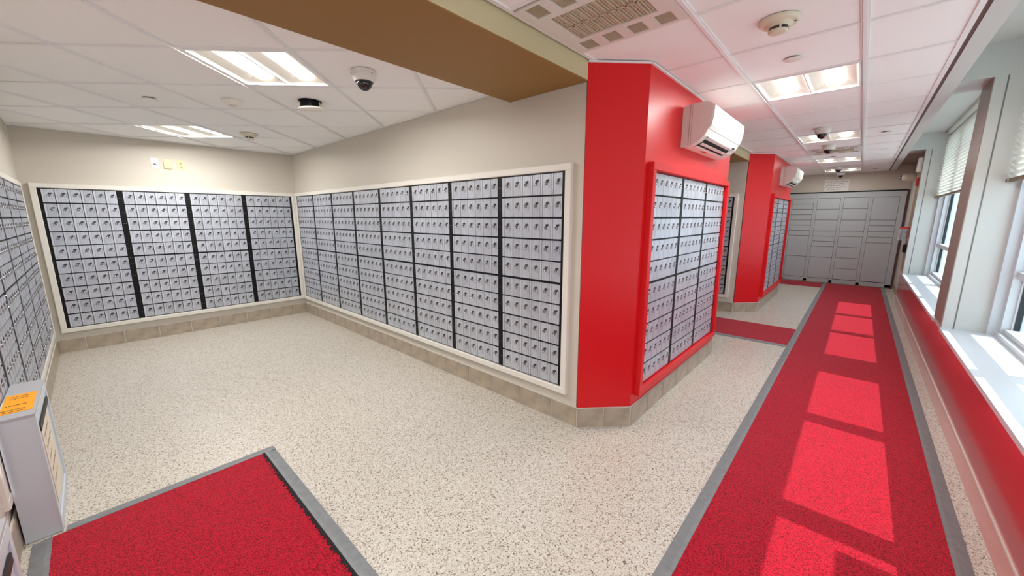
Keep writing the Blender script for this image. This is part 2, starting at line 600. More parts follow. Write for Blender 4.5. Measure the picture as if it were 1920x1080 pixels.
nwin = 0
for (y0, y1), zb, xb, lbl in zip(WY, (1.75, 1.745, 1.775), (0.80, 0.79, 0.815), (
        'ivory slatted blind of the unseen window added behind the camera for light',
        'ivory blind with brown bottom rail in the nearer window at the photo edge',
        'ivory slatted blind half lowered over the farther window past the pier')):
    nwin += 1
    W = struct(place('window_%d' % nwin, None, None, ((0.9), y0, ZS)))
    L = y1 - y0
    Z = lambda z: z - ZS
    X = lambda x: x - 0.9
    f = MB()
    # outer frame
    f.box(X(.845), X(.915), 0, 0.05, 0, Z(2.70))
    f.box(X(.845), X(.915), L - .05, L, 0, Z(2.70))
    f.box(X(.885), X(.915), .05, L - .05, 0, Z(.605))
    f.box(X(.90), X(1.01), .0, 0.10, 0, Z(2.70))
    f.box(X(.90), X(1.01), L - .10, L, 0, Z(2.70))
    f.box(X(.917), X(1.01), .10, L - .10, 0, Z(.640))
    f.box(X(.90), X(1.01), 0, L, Z(2.60), Z(2.70))
    f.obj('window_frame', 'alum', W)
    # panes, mullions and rails
    inner = L - 0.24
    pw = (inner - 2 * 0.15) / 3
    ys = [0.12 + k * (pw + 0.15) for k in range(3)]
    for k in range(2):
        MB().box(X(.925), X(1.005), ys[k] + pw + 0.01, ys[k + 1] - 0.01, Z(.64), Z(2.60)).obj('mullion', 'alum', W)
    for k in range(3):
        a, c = ys[k], ys[k] + pw
        MB().box(X(.917), X(1.004), a - .01, c + .01, Z(1.03), Z(1.083)).obj('rail', 'alum', W)
        for (za, zc_) in ((.64, 1.03), (1.083, 2.60)):
            s = MB()
            t = 0.02
            s.box(X(.945), X(1.0), a - .02, a, Z(za), Z(zc_))
            s.box(X(.945), X(1.0), c, c + .02, Z(za), Z(zc_))
            s.obj('sash', 'alum', W)
            g = MB()
            g.box(X(.955), X(.985), a, a + .008, Z(za), Z(zc_))
            g.box(X(.955), X(.985), c - .008, c, Z(za), Z(zc_))
            g.obj('gasket', 'gasket', W)
            MB().box(X(.972), X(.976), a + .008, c - .008, Z(za), Z(zc_)).obj('pane', 'pane', W)
    MB().box(X(XS), X(.885), 0.001, L - .001, -0.028, 0).obj('sill', 'sillm', W)
    # blind
    B = thing('window_blind', lbl, 'blind', (xb, y0 + .012, zb), 0, None)
    LB = L - .024
    MB().box(-.02, .02, 0, LB, 2.755 - zb - .04, 2.755 - zb).obj('head_rail', 'blind', B)
    n = int((2.70 - zb - .045) / .042)
    sm_ = slat_mesh(LB - .006)
    for k in range(n):
        place('slat', sm_, B, (0, .003, .048 + k * .042))
    MB().box(-.020, .020, .003, LB - .003, 0, .022).obj('bottom_rail', 'railb', B)
    for yy in (.08, LB * .33, LB * .66, LB - .08):
        MB().box(-.022, -.0202, yy - .012, yy + .012, .003, .02).obj('cord_clip', 'blind', B)
        MB().box(-.001, .001, yy - .001, yy + .001, .02, 2.72 - zb).obj('ladder_cord', 'blind', B)
# sheet taped to the glass of the nearer window (its shadow falls on the carpet)
tag(MB().box(.967, .970, 1.08, 2.07, 1.24, 1.62).obj('taped_notice', 'paper'), 'paper sheet taped to the nearer window glass low beside the camera', 'paper')
# ground outside
struct(MB().box(1.06, 30, -25, 40, -0.5, -0.35).obj('ground', 'concrete'))

# ------------------------------------------------------------------ carpets
def mat_runner(name, label, x0, x1, y0, y1, edges, group=None):
    t = thing(name, label, 'mat', ((x0 + x1) / 2, (y0 + y1) / 2, 0), 0, group)
    cx, cy = (x0 + x1) / 2, (y0 + y1) / 2
    a, b_, c, d = x0, x1, y0, y1
    ew = 0.062
    if 'w' in edges: a += ew
    if 'e' in edges: b_ -= ew
    if 's' in edges: c += ew
    if 'n' in edges: d -= ew
    MB().box(a - cx, b_ - cx, c - cy, d - cy, 0.0005, 0.009).obj('carpet', 'carpet', t)
    def strip(xa, xb, ya, yb, side):
        # low ramp: thin at the outside, flush inside
        z0, z1, z2 = 0.0004, 0.004, 0.0105
        e = 0.045
        m = MB()
        if side in 'we':
            o, i = (xa, xb) if side == 'w' else (xb, xa)
            k = o + (i - o) * 0.72
            pr = [(o, z0), (o, z1), (k, z2), (i, z2), (i, z0)]
            m.extrude([(p - cx, z) for p, z in pr], 'y', ya - cy, yb - cy)
        else:
            o, i = (ya, yb) if side == 's' else (yb, ya)
            k = o + (i - o) * 0.72
            pr = [(o, z0), (o, z1), (k, z2), (i, z2), (i, z0)]
            m.extrude([(p - cy, z) for p, z in pr], 'x', xa - cx, xb - cx)
        m.obj('edging', 'rubber', t)
    if 'w' in edges: strip(x0, a, y0 + (.105 if 's' in edges and 'n' in edges else 0), y1, 'w')
    if 'e' in edges: strip(b_, x1, y0, y1, 'e')
    if 's' in edges: strip(a, b_, y0, c, 's')
    if 'n' in edges: strip(a, b_, d, y1, 'n')
    return t, (a - cx, b_ - cx, c - cy, d - cy)

run, _ = mat_runner('carpet_runner', 'long red carpet runner with grey edging down the window corridor', -0.468, 0.54, -3.4, 11.10, 'we')
m1, q1 = mat_runner('entrance_mat', 'red carpet mat with grey rubber border in the near alcove', -2.695, -0.470, -0.372, 0.622, 'wns')
# frayed black backing along the inner edge of the near mat border
fr = MB()
x = q1[0]
while x < q1[1]:
    l = random.uniform(.006, .02)
    d = random.uniform(.008, .026)
    fr.add([(x, q1[3] + .001, .0112), (x + l, q1[3] + .001, .0112), (x + l * .7, q1[3] - d, .0118), (x + l * .2, q1[3] - d * .8, .0118), (x, q1[3] + .001, .006), (x + l, q1[3] + .001, .006), (x + l * .7, q1[3] - d, .006), (x + l * .2, q1[3] - d * .8, .006)],
           [(0, 1, 2, 3), (4, 7, 6, 5), (0, 4, 5, 1), (1, 5, 6, 2), (2, 6, 7, 3), (3, 7, 4, 0)])
    x += l * .8
fr = fr.obj('frayed_backing', 'fray', m1)
fr['kind'] = 'stuff'
mat_runner('cross_mat', 'red carpet strip crossing the floor between the two red pillars', -5.5, -0.470, 5.25, 6.17, 's')
mat_runner('cross_mat', 'red carpet strip on the floor left along the foot of the lockers', -1.33, -0.470, 10.38, 11.07, '')

# ------------------------------------------------------------------ mailbox sections
def digit_meshes():
    out = []
    for d in '0123456789':
        cu = bpy.data.curves.new('digit', 'FONT')
        cu.body = d
        cu.size = 1.0
        cu.align_x = 'CENTER'
        cu.resolution_u = 2
        o = bpy.data.objects.new('digit', cu)
        C.objects.link(o)
        out.append(o)
    bpy.context.view_layer.update()
    dg = bpy.context.evaluated_depsgraph_get()
    res = []
    for o in out:
        me = o.evaluated_get(dg).to_mesh()
        res.append(([tuple(v.co) for v in me.vertices], [tuple(p.vertices) for p in me.polygons]))
        o.evaluated_get(dg).to_mesh_clear()
    for o in out:
        cu = o.data
        bpy.data.objects.remove(o)
        bpy.data.curves.remove(cu)
    return res
DIG = digit_meshes()

def number_mesh(n):
    mb = MB()
    for k, ch in enumerate(str(n)):
        vs_, fs = DIG[int(ch)]
        s = 0.0165
        mb.add([(x * s * 0.95, 0, y * s - k * 0.0140) for x, y, z in vs_], fs)
    me = bpy.data.meshes.new('number')
    me.from_pydata(mb.v, [], mb.f)
    me.materials.append(M['ink'])
    return me

MW, RP = 0.6, 0.150         # section width and row pitch
POST = 0.048
def door_mesh(wd, h, ridged=True):
    if ridged:
        pr = [(0, 0), (0, .008), (.0135, .008), (.0145, .002), (.0185, .002), (.0195, .0055), (.032, .0055), (.033, .0068), (.036, .0068), (.037, .0055),
              (.063, .0055), (.064, .0068), (.067, .0068), (.068, .0055), (wd - .001, .0055), (wd, .0045), (wd, 0)]
    else:
        pr = [(0, 0), (0, .0045), (.002, .006), (wd - .002, .006), (wd, .0045), (wd, 0)]
    n = len(pr)
    m = MB()
    vs_ = [(x, -y, 0.0) for x, y in pr] + [(x, -y, h) for x, y in pr]
    for i in range(n - 1):
        m.add(vs_, [(i, i + 1, i + 1 + n, i + n)], 1 if (ridged and i in (0, 1, 2)) else 0)
    m.add(vs_, [tuple(range(n)), tuple(range(2 * n - 1, n - 1, -1))], 0)
    return m.mesh('door', ['door', 'doorstrip'])

def lock_mesh():
    m = MB()
    m.lathe([(.0085, 0), (.0085, -.0035), (.0070, -.0050), (.0048, -.0050), (.0048, -.0030), (.0001, -.0030)], 12, (0, 0, 0), 'y', 1)
    # dark winged emblem up and to the right of the cylinder
    m.lathe([(.0055, 0), (.0050, -.0022), (.0001, -.0026)], 8, (.0035, 0, .012), 'y', 0)
    m.lathe([(.0055, 0), (.0050, -.0022), (.0001, -.0026)], 8, (.0115, 0, .0135), 'y', 0)
    m.add([(.000, -.0024, .010), (.015, -.0024, .011), (.009, -.0024, .0035), (.000, 0, .010), (.015, 0, .011), (.009, 0, .0035)], [(0, 1, 2), (0, 3, 4, 1), (1, 4, 5, 2), (2, 5, 3, 0)], 0)
    m.v = [(x * 1.5, y * 1.2, z * 1.5) for x, y, z in m.v]
    return m.mesh('lock', ['lock', 'lockring'])
LOCK = lock_mesh()
door_cache = {}

ORD = ['first', 'second', 'third', 'fourth', 'fifth', 'sixth', 'seventh', 'eighth']

def section_body():
    m = MB()
    m.box(-MW / 2, MW / 2, -.003, .010, 0, 10 * RP)
    m.box(-MW / 2, -MW / 2 + POST / 2, -.0085, -.003, 0, 10 * RP)
    m.box(MW / 2 - POST / 2, MW / 2, -.0085, -.003, 0, 10 * RP)
    m.box(-MW / 2, MW / 2, -.0065, -.003, 5 * RP - .006, 5 * RP + .006)
    return m.mesh('frame', 'black')
BODY = section_body()
def screws():
    m = MB()
    for zz in (.08, .21, .52, .66, .73, .84, 1.13, 1.26, 1.42):
        for s in (-1, 1):
            m.lathe([(.0028, 0), (.002, -.0015)], 6, (s * (MW / 2 - .009), -.0085, zz), 'y', 0, False)
    return m.mesh('screws', 'screw')
SCREW = screws()

def section(label, group, loc, rot, cols, rows, first=None, numbers=True, ridged=True, screw=True):
    t = thing('mailbox_section', label, 'mailboxes', loc, rot, group)
    place('frame', BODY, t)
    if screw:
        s_ = place('screws', SCREW, t)
    inner = MW - POST
    cw = inner / cols
    rp = 10 * RP / rows
    key = (cols, rows, ridged)
    if key not in door_cache:
        door_cache[key] = door_mesh(cw - .0055 if cols > 1 else cw - .012, rp - (.0125 if rows == 10 else .009), ridged)
    me = door_cache[key]
    dw = cw - .0055 if cols > 1 else cw - .012
    for c in range(cols):
        for r in range(rows):
            z = 10 * RP - (r + 1) * rp + (.0062 if rows == 10 else .0045)
            if r * 2 == rows - 2: z += .0025
            if r * 2 == rows: z -= .0025
            d = place('door', me, t, (-inner / 2 + c * cw + (cw - dw) / 2, -.0032, z))
            if cols > 1:
                lx = dw * 0.54
                place('lock', LOCK, d, (lx, -.0056, rp * 0.50))
                if numbers:
                    n = first + (cols - 1 - c) * 10 + r
                    place('number', number_mesh(n), d, (dw * 0.885, -.0058, rp * 0.60))
            else:
                place('lock', LOCK, d, (dw * 0.9, -.0062, rp * 0.40))
    return t

ZB = 0.281
def frame_trim(name, n, x0, x1, z0, z1, wi, depth, loc, rot, m='frame'):
    # picture-frame moulding, inner opening x0..x1, z0..z1 (local), proud by depth
    f = MB()
    o = .02
    def stick(a):
        return a
    w_ = wi
    f.cham(x0 - w_, x1 + w_, -depth, o, z1, z1 + w_, .004)
    f.cham(x0 - w_, x1 + w_, -depth, o, z0 - w_, z0, .004)
    f.cham(x0 - w_, x0, -depth, o, z0, z1, .004)
    f.cham(x1, x1 + w_, -depth, o, z0, z1, .004)
    return struct(f.obj(name, m, None, loc, rot))

# long wall: eight sections, faces at y = YW
xr = -1.468
for k in range(8):
    cx = xr - (k + .5) * 0.6
    # section one is nearest the red pillar
    lbl = ('grey mailbox section on the long wall, %s from the red pillar' % ('nearest' if k == 0 else ORD[k])) if k < 7 else 'grey mailbox section on the long wall, in the far corner beside the back wall'
    section(lbl, 'mailbox sections on the long wall', (cx, YW, ZB), 0, 6, 10, 1001 + 60 * k)
frame_trim('trim_5', 0, xr - 8 * .6, xr, ZB - .004, ZB + 1.504, .047, .022, (0, YW, 0), 0)
# back wall: four sections
for k in range(4):
    cy = -0.306 + (k + .5) * 0.6
    section('grey mailbox section on the end wall under the light plates, %s from the left corner' % ORD[k], 'mailbox sections on the end wall', (XB + .006, cy, ZB), R(90), 6, 10, 1481 + 60 * (3 - k))
frame_trim('trim_6', 0, -0.306, -0.306 + 2.4, ZB - .004, ZB + 1.504, .047, .022, (XB + .006, 0, 0), R(90))
# left wall: six sections
for k in range(6):
    cx = -6.24 + (k + .5) * 0.6
    section('grey mailbox section on the left wall seen edge on, %s from the far corner' % ORD[k], 'mailbox sections on the left wall', (cx, YL - .006, ZB), R(180), 6, 10, 1721 + 60 * k)
frame_trim('trim_7', 0, 2.64, 6.24, ZB - .004, ZB + 1.504, .047, .014, (0, YL - .006, 0), R(180))
# front pillar: three sections in a deep red frame
for k in range(3):
    cy = 2.525 + (k + .5) * 0.6
    section('pale mailbox section in the red frame of the near pillar, %s' % ('nearest the chamfered corner', 'middle one of three', 'farthest one of three')[k], 'mailbox sections on the near pillar', (-1.060, cy, ZB), R(90), 6, 10, None, False, False)
frame_trim('trim_8', 0, 2.525, 2.525 + 1.8, ZB - .004, ZB + 1.504, .05, .040, (-1.060, 0, 0), R(90), 'red')
for k in range(3):
    cy = 7.12 + (k + .5) * 0.6
    section('pale section of wide low mailboxes on the rear pillar, %s' % ('nearest the corner', 'middle one of three', 'next to the lockers')[k], 'mailbox sections on the rear pillar', (-1.060, cy, ZB), R(90), 1, 20, None, False, False, False)
frame_trim('trim_9', 0, 7.12, 7.12 + 1.8, ZB - .004, ZB + 1.504, .05, .040, (-1.060, 0, 0), R(90), 'red')
# recess between the pillars: one section shows
section('grey mailbox section in the recess between the two red pillars', 'mailbox sections in the recess', (-1.466 - .3, 6.66, ZB), 0, 6, 10, 701)
frame_trim('trim_10', 0, -1.466 - .6, -1.466, ZB - .004, ZB + 1.504, .047, .022, (0, 6.66, 0), 0)

# ------------------------------------------------------------------ ceiling lights
TUBES = {}
def light_parts(t, watts):
    # local: square 0.612, z = 0 at the ceiling face, lens strips along local Y
    h = .306 - .012
    f = MB()
    f.box(-h, h, -h, -h + .022, -.003, .012)
    f.box(-h, h, h - .022, h, -.003, .012)
    f.box(-h, -h + .022, -h + .022, h - .022, -.003, .012)
    f.box(h - .022, h, -h + .022, h - .022, -.003, .012)
    f.box(-h, h, -h, h, .115, .12)
    for s in (-1, 1):
        f.box(s * h - .002, s * h + .002, -h, h, .012, .115)
        f.box(-h, h, s * h - .002, s * h + .002, .012, .115)
    f.obj('frame', 'tee', t)
    i = h - .022
    for s, nm in ((-1, 'bay'), (1, 'bay')):
        r = MB()
        x0, x1 = (-i, -.004) if s < 0 else (.004, i)
        xm = (x0 + x1) / 2
        lw = .062
        zt = .045
        r.add([(x0, -i, .004), (xm - lw, -i + .03, zt), (xm - lw, i - .03, zt), (x0, i, .004)], [(0, 1, 2, 3)])
        r.add([(x1, -i, .004), (xm + lw, -i + .03, zt), (xm + lw, i - .03, zt), (x1, i, .004)], [(0, 1, 2, 3)])
        for e in (-1, 1):
            r.add([(x0, e * i, .004), (xm - lw, e * (i - .03), zt), (xm + lw, e * (i - .03), zt), (x1, e * i, .004)], [(0, 1, 2, 3)])
        b_ = r.obj('reflector', 'reflector', t)
        l = MB()
        pr = []
        for k in range(9):
            a = math.pi * k / 8
            pr.append((xm - lw * .97 * math.cos(a), zt - .028 * math.sin(a)))
        vs_ = [(p[0], -i + .031, p[1]) for p in pr] + [(p[0], i - .031, p[1]) for p in pr]
        l.add(vs_, [(k, k + 1, k + 10, k + 9) for k in range(8)], 0, True)
        l.add(vs_, [tuple(range(9)), tuple(range(17, 8, -1))], 0)
        l.obj('lens', 'lens', t)
        if watts not in TUBES:
            d = bpy.data.lights.new('tube', 'AREA')
            d.shape = 'RECTANGLE'
            d.size, d.size_y = .12, .50
            d.energy = watts
            d.color = (1.0, 0.985, 0.955)
            TUBES[watts] = d
        lo = place('tube', TUBES[watts], t, (xm, 0, zt - .032))
    MB().box(-.004, .004, -i, i, .0, .016).obj('divider', 'tee', t)

PROTO = {}
def ceiling_light(label, loc, rot, group, watts):
    t = thing('ceiling_light', label, 'light', loc, rot, group)
    if watts not in PROTO:
        light_parts(t, watts)
        PROTO[watts] = [o for o in C.objects if o.parent == t]
    else:
        for o in PROTO[watts]:
            c = o.copy()
            C.objects.link(c)
            c.parent = t
    return t
def acenter(i, j):
    a, b_ = node(i, j), node(i + 1, j + 1)
    return ((a[0] + b_[0]) / 2, (a[1] + b_[1]) / 2)
for (i, j), lb in (((0, 1), 'square recessed ceiling light in the alcove, nearer one beside the beam'), ((3, -2), 'square recessed ceiling light in the alcove, farther one near the end wall')):
    c = acenter(i, j)
    ceiling_light(lb, (c[0], c[1], ZA + .004), R(45), 'alcove ceiling lights', TUBE)
CL = {1: 'square recessed corridor light beside the near wall air conditioner', 5: 'square recessed corridor light just beyond the first dome camera', 9: 'square recessed corridor light beyond the far ceiling vent',
      12: 'square recessed corridor light closest to the lockers', -5: 'square recessed corridor light behind the camera, nearer', -8: 'square recessed corridor light behind the camera, farther'}
for (col, k), kind in special.items():
    if kind == 'light':
        ceiling_light(CL[k], ((mains[1] + mains[2]) / 2, Y0 + (k + .5) * PY, ZC + .003), 0, 'corridor ceiling lights', TUBE_C if k < 4 else TUBE_F)

# ------------------------------------------------------------------ ceiling cassettes
def cassette(label, cx, cy):
    t = thing('ceiling_vent', label, 'vent', (cx, cy, ZC), 0, 'ceiling air vents')
    h = .290
    # panel with openings: built from strips
    vw, vl = .080, .096      # vent slot sizes
    pos = [-.205, -.068, .068, .205]
    f = MB()
    z0, z1 = -.006, .012
    g = .205                 # half width of intake in x
    gy = .125
    f.box(-h, h, .273, h, z0, z1); f.box(-h, h, -h, -.273, z0, z1)
    f.box(-h, -.247, -.273, .273, z0, z1); f.box(.247, h, -.273, .273, z0, z1)
    f.box(-.247, .247, .135, .173, z0, z1); f.box(-.247, .247, -.173, -.135, z0, z1)
    for s in (-1, 1):
        ya, yb = (.173, .273) if s > 0 else (-.273, -.173)
        xs = [-.247] + [v for p in pos for v in (p - .041, p + .041)] + [.247]
        for a, b_ in zip(xs[::2], xs[1::2]):
            if b_ - a > .001:
                f.box(a, b_, ya, yb, z0, z1)
    f.box(-.247, -.205, -.135, .135, z0, z1); f.box(.205, .247, -.135, .135, z0, z1)
    f.obj('panel', 'acw', t)
    MB().box(-.286, .286, -.286, .286, .05, .055).obj('backing', 'grilled', t)
    for s in (-1, 1):
        for p in pos:
            l = MB()
            for k in range(11):
                y = s * .223 - .046 + k * .0092
                l.box(p - .041, p + .041, y, y + .004, -.002, .012)
            l.obj('louver', 'grille', t)
    l = MB()
    for k in range(28):
        x = -.205 + k * .41 / 27
        l.box(x - .0035, x + .0035, -.135, .135, 0, .008)
    for k in range(10):
        x = -.205 + k * .41 / 9
        l.box(x - .0045, x + .0045, -.135, .135, -.004, 0)
    for k in range(24):
        y = -.135 + k * .27 / 23
        l.box(-.205, .205, y - .002, y + .002, .001, .007)
    l.box(-.205, .205, -.005, .005, -.004, 0)
    l.obj('intake_grille', 'grille', t)
    return t
cassette('square ceiling air vent in front of the near red pillar', -1.004, Y0 - 1.5 * PY)
cassette('square ceiling air vent far along the corridor between dome cameras', (mains[1] + mains[2]) / 2, Y0 + 7.5 * PY)

# ------------------------------------------------------------------ small ceiling devices
def smoke(label, x, y, z, rot=0):
    t = thing('smoke_detector', label, 'smoke detector', (x, y, z), rot, 'smoke detectors')
    MB().lathe([(.086, 0), (.086, -.010), (.078, -.018), (.060, -.020)], 32).obj('base', 'ivory', t)
    MB().lathe([(.060, -.019), (.056, -.028), (.042, -.030), (.042, -.034)], 28).obj('housing', 'ivory', t)
    MB().lathe([(.040, -.030), (.040, -.048)], 24).obj('vents', 'dome', t)
    d = MB().lathe([(.041, -.046), (.040, -.054), (.030, -.057), (.0005, -.058)], 24)
    for k in range(4):
        a = k * math.pi / 2 + .35
        d.prism([(math.cos(a - .10) * .0425, math.sin(a - .10) * .0425), (math.cos(a + .10) * .0425, math.sin(a + .10) * .0425), (math.cos(a + .10) * .036, math.sin(a + .10) * .036), (math.cos(a - .10) * .036, math.sin(a - .10) * .036)], -.050, -.030)
    d.obj('cap', 'ivory', t)
    MB().box(.062, .070, -.004, .004, -.022, -.018).obj('indicator', 'lock', t)
smoke('round cream smoke detector on the corridor ceiling near the camera', -.41, 2.36, ZC + .004)
smoke('round cream smoke detector on the alcove ceiling by the farther light', -5.13, 1.335, ZA + .004, R(40))

def dome_camera(label, x, y, z, rot=0, s=1.0):
    t = thing('dome_camera', label, 'camera', (x, y, z), rot, 'dome security cameras')
    MB().lathe([(.070 * s, 0), (.070 * s, -.030 * s), (.060 * s, -.052 * s), (.050 * s, -.060 * s)], 28).obj('housing', 'acw', t)
    MB().lathe([(.052 * s, -.058 * s), (.050 * s, -.064 * s), (.044 * s, -.064 * s)], 28).obj('trim_ring', 'lock', t)
    pr = [(.044 * s * math.cos(a * math.pi / 16), (-.062 - .046 * math.sin(a * math.pi / 16)) * s) for a in range(9)]
    pr[-1] = (.0005, pr[-1][1])
    MB().lathe(pr, 28).obj('dome', 'dome', t)
    for k in range(3):
        a = 2 * math.pi * k / 3 + 4.4
        MB().lathe([(.004, 0), (.004, -.004)], 8, (math.cos(a) * .0695 * s, math.sin(a) * .0695 * s, -.018), 'z').obj('screw', 'lock', t)
dome_camera('white dome camera on the alcove ceiling beside the khaki beam', -2.44, 1.30, ZA + .004, 0, 1.05)
dome_camera('dome camera on the corridor ceiling, nearest one', -.425, 5.40, ZC + .004)
dome_camera('dome camera on the corridor ceiling in front of the far vent', -.437, 6.70, ZC + .004)
dome_camera('dome camera on the corridor ceiling, second from the lockers', -.437, 9.58, ZC + .004)
dome_camera('dome camera on the corridor ceiling right above the lockers sign', -.443, 10.88, ZC + .004)

def cover_disc(label, x, y, z):
    t = thing('sprinkler_cover', label, 'sprinkler', (x, y, z), 0, 'flat sprinkler covers')
    MB().lathe([(.030, 0), (.030, -.008)], 20).obj('cup', 'lock', t)
    MB().lathe([(.044, -.007), (.046, -.010), (.043, -.012), (.0005, -.0125)], 28).obj('cover_plate', 'platew', t)
cover_disc('flat white disc cover on corridor ceiling between smoke detector and first light', -.418, 2.95, ZC + .006)
cover_disc('flat white disc cover on corridor ceiling tile next to the bulkhead, nearer one', .09, 6.07, ZC + .006)
cover_disc('flat white disc cover by the bulkhead close to the far end wall', .082, 10.48, ZC + .006)
cover_disc('flat white disc cover just past the far ceiling vent', -.449, 7.98, ZC + .006)
cover_disc('flat white disc cover on the alcove ceiling left of the motion sensor', -4.19, .455, ZA + .006)

t = thing('motion_sensor', 'white faceted motion sensor on the alcove ceiling beside the near light', 'sensor', (-3.79, .90, ZA + .004), R(20))
MB().lathe([(.078, 0), (.078, -.006), (.052, -.034), (.0005, -.036)], 8, smooth=False).obj('body', 'platew', t)
MB().lathe([(.030, -.034), (.026, -.042), (.0005, -.043)], 8, smooth=False).obj('window', 'ivory', t)

t = thing('hanging_cover', 'white disc hanging loose from a black ceiling hole in the alcove', 'speaker', (-3.36, 1.32, ZA + .004), R(45))
MB().lathe([(.082, .004), (.086, -.001), (.078, -.004), (.070, .002)], 28).obj('hole_rim', 'black', t)
MB().lathe([(.066, 0), (.066, -.040), (.0005, -.041)], 24).obj('can', 'black', t)
for a in (0.2, 1.9, 3.6, 5.1):
    MB().box(-.004, .004, -.008, .008, -.052, 0).obj('clip', 'plate' if a == 0.2 else 'black', t, (math.cos(a) * .068, math.sin(a) * .068, 0), a)
dsk = MB().lathe([(.092, -.050), (.095, -.054), (.088, -.062), (.0005, -.066)], 32).obj('cover_disc', 'platew', t)
dsk.rotation_euler = (R(3), R(-3), 0)

# ------------------------------------------------------------------ wall air conditioners
def arc(pts, n=6):
    return pts
def wall_ac(label, y0, L):
    t = thing('air_conditioner', label, 'air conditioner', (-1.0605, y0, 1.985), 0, 'wall air conditioners')
    side = [(0, .010), (0, .285), (.030, .294), (.090, .302), (.150, .300), (.190, .288), (.208, .268), (.203, .205), (.192, .145), (.182, .115), (.160, .075), (.125, .042), (.080, .018), (.030, .006)]
    m = MB()
    m.extrude(side, 'y', 0, L, 0)
    m.obj('housing', 'acw', t)
    fp = [(.203, .275), (.214, .268), (.211, .205), (.200, .140), (.186, .118), (.182, .122), (.194, .150), (.203, .205), (.207, .262)]
    MB().extrude(fp, 'y', .006, L - .006, 0).obj('front_panel', 'acw', t)
    # seam strips on both ends
    for y in (-.0015, L):
        s = MB()
        s.box(.050, .054, y, y + .0015, .016, .297)
        s.box(.066, .068, y, y + .0015, .018, .299)
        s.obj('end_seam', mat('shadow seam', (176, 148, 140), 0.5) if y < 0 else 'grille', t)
    # outlet under the front, following the curved lip
    lo = MB()
    def lip_pt(u, off):
        p0, p1 = (.160, .075), (.080, .018)
        x = p0[0] + (p1[0] - p0[0]) * u
        z = p0[1] + (p1[1] - p0[1]) * u - .012 * math.sin(math.pi * u) * .9
        return (x + .45 * off, z - .85 * off)
    pr = [lip_pt(k / 6, .0022) for k in range(7)]
    pr2 = [lip_pt(k / 6, -.006) for k in range(6, -1, -1)]
    lo.extrude(pr + pr2, 'y', .075, L - .16, 0)
    lo.obj('outlet', 'black', t)
    for u in (.08, .50, .95):
        a, b_ = lip_pt(u, .003), lip_pt(u, .003)
        MB().extrude([(a[0] + .010, a[1] + .003), (a[0] + .012, a[1] + .0005), (a[0] - .008, a[1] - .009), (a[0] - .010, a[1] - .006)], 'y', .07, L - .13).obj('vane', 'acw', t)
    MB().extrude([(.166, .088), (.172, .084), (.160, .070), (.156, .072)], 'y', L - .13, L - .07).obj('indicator', 'lock', t)
    MB().box(.045, .075, .30, .42, .0095, .0105).obj('rating_label', 'redplastic', t)
    return t
wall_ac('white wall air conditioner on the near red pillar', 3.03, .90)
wall_ac('white wall air conditioner on the rear red pillar', 7.63, .90)

# ------------------------------------------------------------------ parcel lockers
def locker(label, x0, x1, d0, d1, rows):
    t = thing('parcel_locker', label, 'locker', ((x0 + x1) / 2, YF, 0), 0, 'parcel lockers')
    cx = (x0 + x1) / 2
    y = -.0
    b_ = MB()
    b_.box(x0 - cx, x1 - cx, -.004, .010, .02, 2.010)
    b_.obj('backing', 'lockergap', t)
    f = MB()
    g = .0008
    f.box(x0 + g - cx, d0 - .003 - cx, -.016, -.004, .022, 2.008)
    f.box(d1 + .003 - cx, x1 - g - cx, -.016, -.004, .022, 2.008)
    f.box(d0 - .003 - cx, d1 + .003 - cx, -.016, -.004, 1.900, 2.008)
    f.box(d0 - .003 - cx, d1 + .003 - cx, -.016, -.004, .080, .106)
    f.obj('frame', 'locker', t)
    f = MB()
    f.box(x0 + g - cx, x1 - g - cx, -.016, -.004, .022, .078)
    f.obj('plinth', 'locker', t)
    for a, c in zip(rows[:-1], rows[1:]):
        MB().cham(d0 + .001 - cx, d1 - .001 - cx, -.0155, -.004, c + .0035, a - .0035, .002).obj('door', 'locker', t)
locker('grey parcel locker column against the red pillar, leftmost, seven shallow doors above two tall', -1.315, -.815, -1.242, -.850, [1.897, 1.779, 1.660, 1.540, 1.420, 1.301, 1.182, 1.064, .588, .110])
locker('grey parcel locker column, second from left under the white sign', -.815, -.360, -.784, -.390, [1.897, 1.658, 1.421, 1.180, 1.062, .946, .830, .588, .112])
locker('grey parcel locker column, third from left with mostly medium doors', -.360, .102, -.330, .066, [1.897, 1.662, 1.420, 1.184, 1.066, .832, .595, .356, .114])
locker('grey parcel locker column, rightmost with the tallest door', .102, .617, .132, .526, [1.897, 1.423, 1.306, 1.186, 1.067, .948, .116])
struct(MB().box(-1.33, .625, YF - .020, YF + .011, 2.012, 2.034).obj('trim_11', 'black'))
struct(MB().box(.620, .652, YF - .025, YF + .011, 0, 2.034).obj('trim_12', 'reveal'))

def word_lines(parent, rows, x0, x1, z_of, h, y, name='print', jitter=True):
    m = MB()
    rnd = random.Random(3)
    for i, (a, b_) in enumerate(rows):
        x = x0 + (x1 - x0) * a
        e = x0 + (x1 - x0) * b_
        z = z_of(i)
        while x < e - .004:
            wl = min(rnd.uniform(.014, .045) * (x1 - x0) / .4, e - x)
            # each word: a row of letter strokes
            n = max(2, int(wl / (h * .62)))
            for k in range(n):
                q = x + wl * k / n
                hh = h * rnd.choice((.62, .62, 1.0))
                m.add([(q, y, z), (q + wl / n * .62, y, z), (q + wl / n * .62, y, z + hh), (q, y, z + hh)], [(0, 1, 2, 3)])
            x += wl + h * .55
    return m.obj(name, 'ink', parent)
t = thing('wall_sign', 'white paper sign with five printed lines above the lockers', 'sign', (-.50, YF + .011, 2.165), 0)
MB().box(-.207, .207, -.003, 0, -.128, .128).obj('sheet', 'paper', t)
